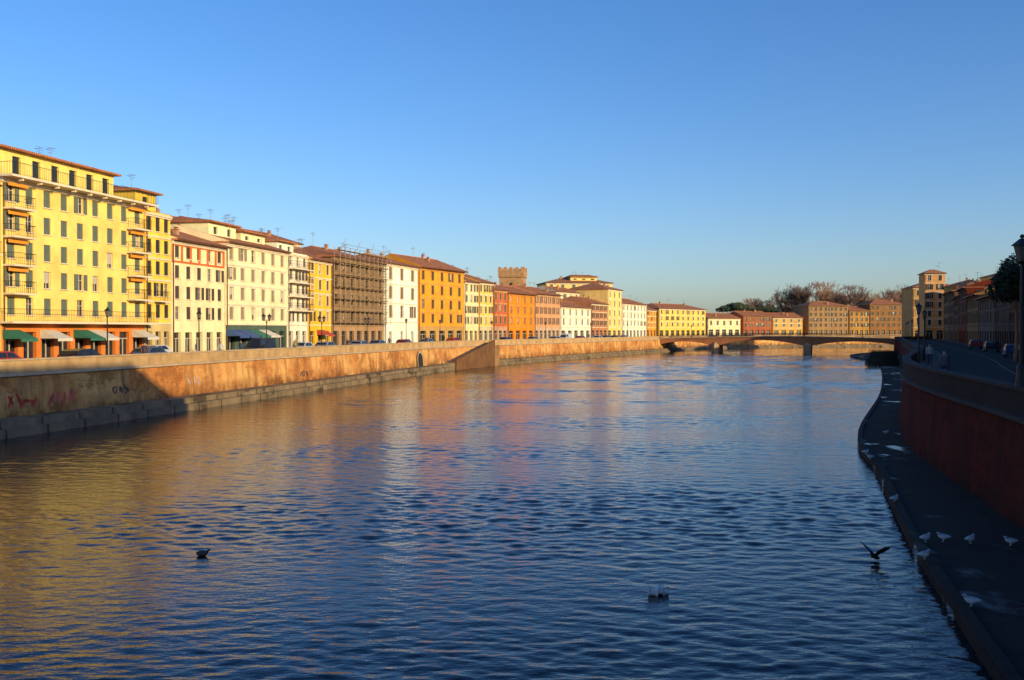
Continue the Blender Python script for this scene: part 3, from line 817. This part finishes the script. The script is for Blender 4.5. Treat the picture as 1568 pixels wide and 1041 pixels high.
def person(x, y, rot, top, trs=(.04,.05,.09), hair=(.03,.02,.015), st=.22, z=ST+.12, h=1.):
    v = [(0,0,.95),(0,0,1.15),(.02,0,1.36),(.03,0,1.5),(.04,0,1.6),(.04,0,1.72),
         (0,.1,.88),(st*.6,.1,.5),(st,.1,.08),(st+.16,.1,.04),
         (0,-.1,.88),(-st*.2,-.1,.5),(-st,-.1,.1),(-st+.15,-.1,.05),
         (0,.19,1.4),(-.1,.25,1.12),(-.04,.26,.88),(-.02,.26,.78),
         (0,-.19,1.4),(.1,-.25,1.12),(.18,-.26,.9),(.22,-.26,.8),(.14,0,1.63)]
    e = [(0,1),(1,2),(2,3),(3,4),(4,5),(0,6),(6,7),(7,8),(8,9),(0,10),(10,11),(11,12),(12,13),(2,14),(14,15),(15,16),(16,17),(2,18),(18,19),(19,20),(20,21),(4,22)]
    r = [.15,.14,.16,.06,.095,.085,.1,.07,.05,.04,.1,.07,.05,.04,.07,.05,.035,.035,.07,.05,.035,.035,.02]
    return skin_obj('pedestrian', v, e, r, person_mat(top, trs, hair), (x, y, z), rot, scale=h)
for yy, off, c, f in ((84,-1.6,(.05,.05,.06),0),(85,-2.2,(.4,.05,.04),0),(97,-1.5,(.5,.5,.48),1),(101,-1.4,(.03,.06,.12),1),(115,-1.8,(.3,.25,.1),0),(131,-1.5,(.04,.04,.04),1),(132,-2,(.45,.3,.3),1),(148,-1.6,(.1,.1,.12),0),(166,-1.5,(.06,.06,.06),1)):
    x, y, a = at_y(LWs, yy, off, 1); person(x, y, a+math.pi*f, c, h=1+.03*math.sin(yy))
for yy, off, c, f in ((55,-1.5,(.1,.1,.12),0),(80,-1.7,(.3,.3,.3),1)):
    x, y, a = at_y(RWs, yy, off, -1); person(x, y, a+math.pi*f, c)

# ------------------------------------------------------------------ birds
def bird_mat(low, high, z0, z1):
    m, nt, b = base_mat('plumage')
    ob = nn(nt, 'ShaderNodeTexCoord').outputs['Object']
    sp = nn(nt, 'ShaderNodeSeparateXYZ'); nt.links.new(ob, sp.inputs[0])
    nz = noise_node(nt, ob, 25, 3)
    c = mixc(nt, rng(nt, sp.outputs['Z'], z0, z1), low, high)
    c = mixc(nt, rng(nt, nz, .4, .7, 0, .35), c, tuple(x*.6 for x in high))
    nt.links.new(c, b.inputs['Base Color']); b.inputs['Roughness'].default_value = .8
    return m
GULL = bird_mat((.75,.75,.73), (.34,.36,.38), .22, .27)
DUCK = bird_mat((.1,.08,.06), (.05,.045,.035), .05, .15)
def gull(x, y, z, rot, floating=False, sc=.85):
    dz = -.13 if floating else 0
    v = [(0,0,.2+dz),(.1,0,.21+dz),(.15,0,.27+dz),(.17,0,.32+dz),(.25,0,.31+dz),(-.12,0,.195+dz),(-.27,0,.19+dz)]
    e = [(0,1),(1,2),(2,3),(3,4),(0,5),(5,6)]
    r = [.125,.105,.065,.062,.014,.085,.02]
    if not floating:
        v += [(0,.035,.1),(0,.035,.01),(.05,.035,.005),(0,-.035,.1),(0,-.035,.01),(.05,-.035,.005)]; e += [(0,7),(7,8),(8,9),(0,10),(10,11),(11,12)]; r += [.02,.009,.01,.02,.009,.01]
    skin_obj('gull', v, e, r, GULL, (x, y, z), rot, sub=2, scale=sc)
for gx, gy, ro in ((12.9,30.5,.3),(13.5,30.6,2.9),(11.9,28.2,.2),(11.0,23.4,2.9),(15.3,30,3),(14.2,30.3,.4),(18.8,52,0),(18.3,50,3),(14.7,37.6,.3),(23.7,62,.2)):
    gull(gx, gy, .87, ro)
gull(3.75, 25.8, WL+.03, 2.9, True, .95); gull(4.0, 25.9, WL+.03, 2.2, True, .85)
def duck(x, y, rot):
    v = [(0,0,.06),(.14,0,.07),(.2,0,.13),(.22,0,.18),(.32,0,.165),(-.14,0,.07),(-.25,0,.1)]
    skin_obj('duck', v, [(0,1),(1,2),(2,3),(3,4),(0,5),(5,6)], [.12,.1,.045,.055,.015,.1,.02], DUCK, (x, y, WL+.02), rot, sub=2, scale=.8)
duck(-9.6, 30.3, .3)
CY = 29.5; CX = 10.95
P = Parts()
def wing(s):
    pts = [(.12,.05,.3),(.2,.28,.52),(.12,.55,.72),(-.02,.8,.78),(-.14,.6,.6),(-.16,.3,.4),(-.14,.06,.26)]
    V = [(a, b*s, c) for a, b, c in pts] + [(a, b*s, c+.02) for a, b, c in pts]; n = len(pts)
    P.add('wings', V, [tuple(range(n)), tuple(range(n, 2*n))[::-1]] + [(i, (i+1) % n, n+(i+1) % n, n+i) for i in range(n)])
wing(1); wing(-1)
cm = simple('black_plumage', (.015,.015,.017), .6)
e = assemble('cormorant', P, dict(wings=cm), (CX, CY, WL+.02), math.radians(215))
bd = skin_obj('body', [(0,0,.22),(.16,0,.3),(.27,0,.4),(.33,0,.5),(.44,0,.52),(-.18,0,.14),(-.36,0,.06),(-.1,.06,.05),(-.1,-.06,.05)], [(0,1),(1,2),(2,3),(3,4),(0,5),(5,6),(5,7),(5,8)], [.12,.085,.045,.05,.015,.09,.04,.02,.02], cm, (0,0,0), 0, sub=2)
bd.parent = e; e.scale = (.66,)*3

# ------------------------------------------------------------------ trees
def bare_tree(seed, H):
    R = random.Random(seed); V = []; Fc = []
    def seg(p, q, r0, r1, n):
        d = (q-p).normalized(); a = d.orthogonal().normalized(); b = d.cross(a); o = len(V)
        for pt, r in ((p, r0), (q, r1)):
            for i in range(n):
                t = 2*math.pi*i/n; V.append(pt + (a*math.cos(t)+b*math.sin(t))*r)
        for i in range(n): Fc.append((o+i, o+(i+1) % n, o+n+(i+1) % n, o+n+i))
    def grow(p, d, l, r, lev):
        q = p + d*l; seg(p, q, r, r*.65, 6 if lev < 2 else 3)
        if lev >= 6: return
        k = (4, 4, 3, 3, 3, 3)[lev]
        for i in range(k):
            ax = Vector((R.uniform(-1,1), R.uniform(-1,1), R.uniform(-.3,.5))).normalized()
            nd = (d + ax*R.uniform(.4,.9) + Vector((0,0,.12))).normalized()
            t = R.uniform(.55, 1) if lev else R.uniform(.7, 1)
            grow(p + d*l*t, nd, l*R.uniform(.62,.86), max(.03, r*.55), lev+1)
    grow(Vector((0,0,0)), Vector((R.uniform(-.05,.05),R.uniform(-.05,.05),1)).normalized(), H*.25, H*.02, 0)
    return V, Fc
variants = [bare_tree(100+i, 16) for i in range(4)]
vh = [max(p.z for p in v[0]) for v in variants]
def grove(name, items, mat):
    V = []; Fc = []
    for (x, y, h, k) in items:
        vs, fs = variants[k % 4]; o = len(V); ro = k*1.7; c, sn = math.cos(ro), math.sin(ro)
        s = h/vh[k % 4]
        V.extend([(x+(p.x*c-p.y*sn)*s, y+(p.x*sn+p.y*c)*s, 4.4+p.z*s) for p in vs]); Fc.extend([tuple(i+o for i in f) for f in fs])
    mesh_obj(name, V, Fc, mat)
BARK = simple('bare_bark', (.24,.14,.09), .9)
items = []
R = random.Random(5)
for i in range(17): items.append((128+i*4.3+R.uniform(-1.5,1.5), 440+R.uniform(-6,10), R.uniform(20,26), i))
for i in range(8): items.append((106+i*3.6, 452+R.uniform(-4,4), R.uniform(15,19), i+2))
grove('bare_trees', items, BARK)

def leaf_tree(name, loc, trunk_h, blobs, nleaf, ls, col, trunk_r, limbs=True, seed=1):
    R = random.Random(seed); P = Parts()
    P.cyl('trunk', (0,0,0), (.1,0,trunk_h*.5), trunk_r, trunk_r*.8, 8); P.cyl('trunk', (.1,0,trunk_h*.5), (0,0,trunk_h), trunk_r*.8, trunk_r*.6, 8)
    tot = sum(b[3]*b[3] for b in blobs)
    for (bx, by, bz, br, bs) in blobs:
        P.cyl('limbs', (0,0,trunk_h*.92), (bx*.8, by*.8, bz-br*bs*.2), trunk_r*.4, trunk_r*.12, 6)
        n = int(nleaf*br*br/tot); V = []; Fc = []
        for i in range(n):
            while True:
                d = Vector((R.uniform(-1,1), R.uniform(-1,1), R.uniform(-1,1)))
                if .05 < d.length < 1: break
            rr = d.length**.35; d = d.normalized()*rr*(1+.18*math.sin(d.x*7+bx)*math.cos(d.y*6+bz))
            c = Vector((bx+d.x*br, by+d.y*br, bz+d.z*br*bs))
            a = Vector((R.gauss(0,1), R.gauss(0,1), R.gauss(0,1))).normalized(); b2 = a.orthogonal().normalized()
            s = ls*R.uniform(.5,1.3); o = len(V)
            V += [tuple(c+a*s), tuple(c+b2*s*.5), tuple(c-a*s), tuple(c-b2*s*.5)]; Fc.append((o,o+1,o+2,o+3))
        P.add('foliage', V, Fc)
    m, nt, b = base_mat('foliage')
    pos = nn(nt, 'ShaderNodeNewGeometry').outputs['Position']
    c = mixc(nt, rng(nt, noise_node(nt, pos, .9, 4), .35, .65), tuple(x*.55 for x in col), tuple(x*1.4 for x in col))
    nt.links.new(c, b.inputs['Base Color']); b.inputs['Roughness'].default_value = .8
    return assemble(name, P, dict(trunk=BARK, limbs=BARK, foliage=m), loc)
leaf_tree('umbrella_pine', (98, 428, 4.4), 9.5, [(-4,0,12.4,3.4,.42),(0,0,13.2,4.4,.4),(4,1,12.6,3.4,.42),(-6.8,0,11.8,2.2,.45),(6.8,0,11.8,2.2,.45),(1,-2,12.5,3,.4)], 8000, .3, (.045,.07,.028), .4, seed=2)
leaf_tree('umbrella_pine', (110, 430, 4.4), 9, [(-2,0,11.6,2.6,.45),(1.5,0,11.9,3,.42),(4.4,0,11.3,2,.45)], 3500, .28, (.045,.07,.028), .32, seed=3)
leaf_tree('evergreen_oak', (46.8, 91, 4.6), 4.8, [(0,0,7.4,2.0,.9),(-1.2,0,6.6,1.4,.8),(1.4,.5,6.9,1.6,.8),(.2,0,8.8,1.4,.8),(-.5,-1,7.9,1.2,.8)], 8000, .16, (.03,.05,.02), .22, seed=4)

R = random.Random(9); V = []; Fc = []
for i in range(9000):
    t = R.random(); y = 175+t*105
    x, yy, a = at_y(RWs, y, R.uniform(1, 7), -1)
    z = .8+R.random()**2*.9; c = Vector((x, yy, z)); s = .16
    d = Vector((R.gauss(0,.5), R.gauss(0,.5), 1)).normalized(); b2 = d.orthogonal().normalized(); o = len(V)
    V += [tuple(c+d*s*2), tuple(c+b2*s*.4), tuple(c-d*s), tuple(c-b2*s*.4)]; Fc.append((o,o+1,o+2,o+3))
mesh_obj('bank_vegetation', V, Fc, simple('reeds', (.07,.055,.025), .9))

def graffiti(y0, n, col, h=1.0, z=1.9, seed=0, wd=.07):
    R = random.Random(seed); V = []; Fc = []
    x, y, ang = at_y(LWs, y0)
    d = Vector((math.cos(ang), math.sin(ang), 0)); nrm = Vector((d.y, -d.x, 0))
    def pt(u, zz):
        off = .4*(4.32-zz)/5.12+.03
        return Vector((x, y, 0)) + d*u + nrm*off + Vector((0,0,zz))
    for k in range(n):
        pts = [(k*.75+R.uniform(0,.7), z+R.uniform(0,h)) for _ in range(5)]
        sm = catmull(pts, 5)
        for i in range(len(sm)-1):
            a = Vector(sm[i]); b = Vector(sm[i+1]); 
            if (b-a).length < 1e-4: continue
            t = (b-a).normalized(); nn2 = Vector((-t.y, t.x))*wd; o = len(V)
            for q in (a+nn2, b+nn2, b-nn2, a-nn2): V.append(tuple(pt(q.x, q.y)))
            Fc.append((o,o+1,o+2,o+3))
    mesh_obj('graffiti', V, Fc, simple('spray_paint', col, .6))
graffiti(65.5, 4, (.5,.05,.03), z=2.2, seed=1, wd=.09); graffiti(69.5, 4, (.6,.1,.08), z=2.1, seed=2, wd=.09); graffiti(77, 3, (.1,.06,.06), z=2.2, seed=6); graffiti(88, 3, (.5,.4,.35), z=2.5, h=.8, seed=3); graffiti(112, 3, (.12,.06,.05), z=2.1, h=.7, seed=4)

# ------------------------------------------------------------------ light, sky, camera
SE, SR = math.radians(13), math.radians(131)
sdir = Vector((math.sin(SR)*math.cos(SE), math.cos(SR)*math.cos(SE), math.sin(SE)))
sl = bpy.data.lights.new('sun', 'SUN'); sl.energy = 5; sl.angle = math.radians(.5); sl.color = (1, .75, .37)
so = bpy.data.objects.new('sun', sl); COL.objects.link(so); so.rotation_euler = sdir.to_track_quat('Z', 'Y').to_euler()
w = bpy.data.worlds.new('World'); SC.world = w; w.use_nodes = True; nt = w.node_tree
bg = nt.nodes['Background']
sky = nt.nodes.new('ShaderNodeTexSky'); sky.sky_type = 'NISHITA'; sky.sun_disc = False
sky.sun_elevation = SE; sky.sun_rotation = SR; sky.air_density = 1.0; sky.dust_density = 1.0; sky.ozone_density = 2.6
hs = nt.nodes.new('ShaderNodeHueSaturation'); hs.inputs['Saturation'].default_value = 1.15
mx = nt.nodes.new('ShaderNodeMix'); mx.data_type = 'RGBA'; mx.blend_type = 'MULTIPLY'; mx.inputs[0].default_value = 1
mx.inputs[7].default_value = (1.04, 1.12, 1.4, 1)
nt.links.new(sky.outputs[0], mx.inputs[6]); nt.links.new(mx.outputs[2], hs.inputs['Color']); nt.links.new(hs.outputs[0], bg.inputs['Color'])
bg.inputs['Strength'].default_value = .145

cam = bpy.data.cameras.new('camera'); co = bpy.data.objects.new('camera', cam); COL.objects.link(co)
cam.sensor_width = 36; cam.lens = 34.44; cam.clip_end = 9000
co.location = (0, 0, CAMZ); co.rotation_euler = (math.radians(90-.6), 0, 0)
SC.camera = co
SC.view_settings.view_transform = 'Standard'; SC.view_settings.look = 'None'; SC.view_settings.exposure = 0
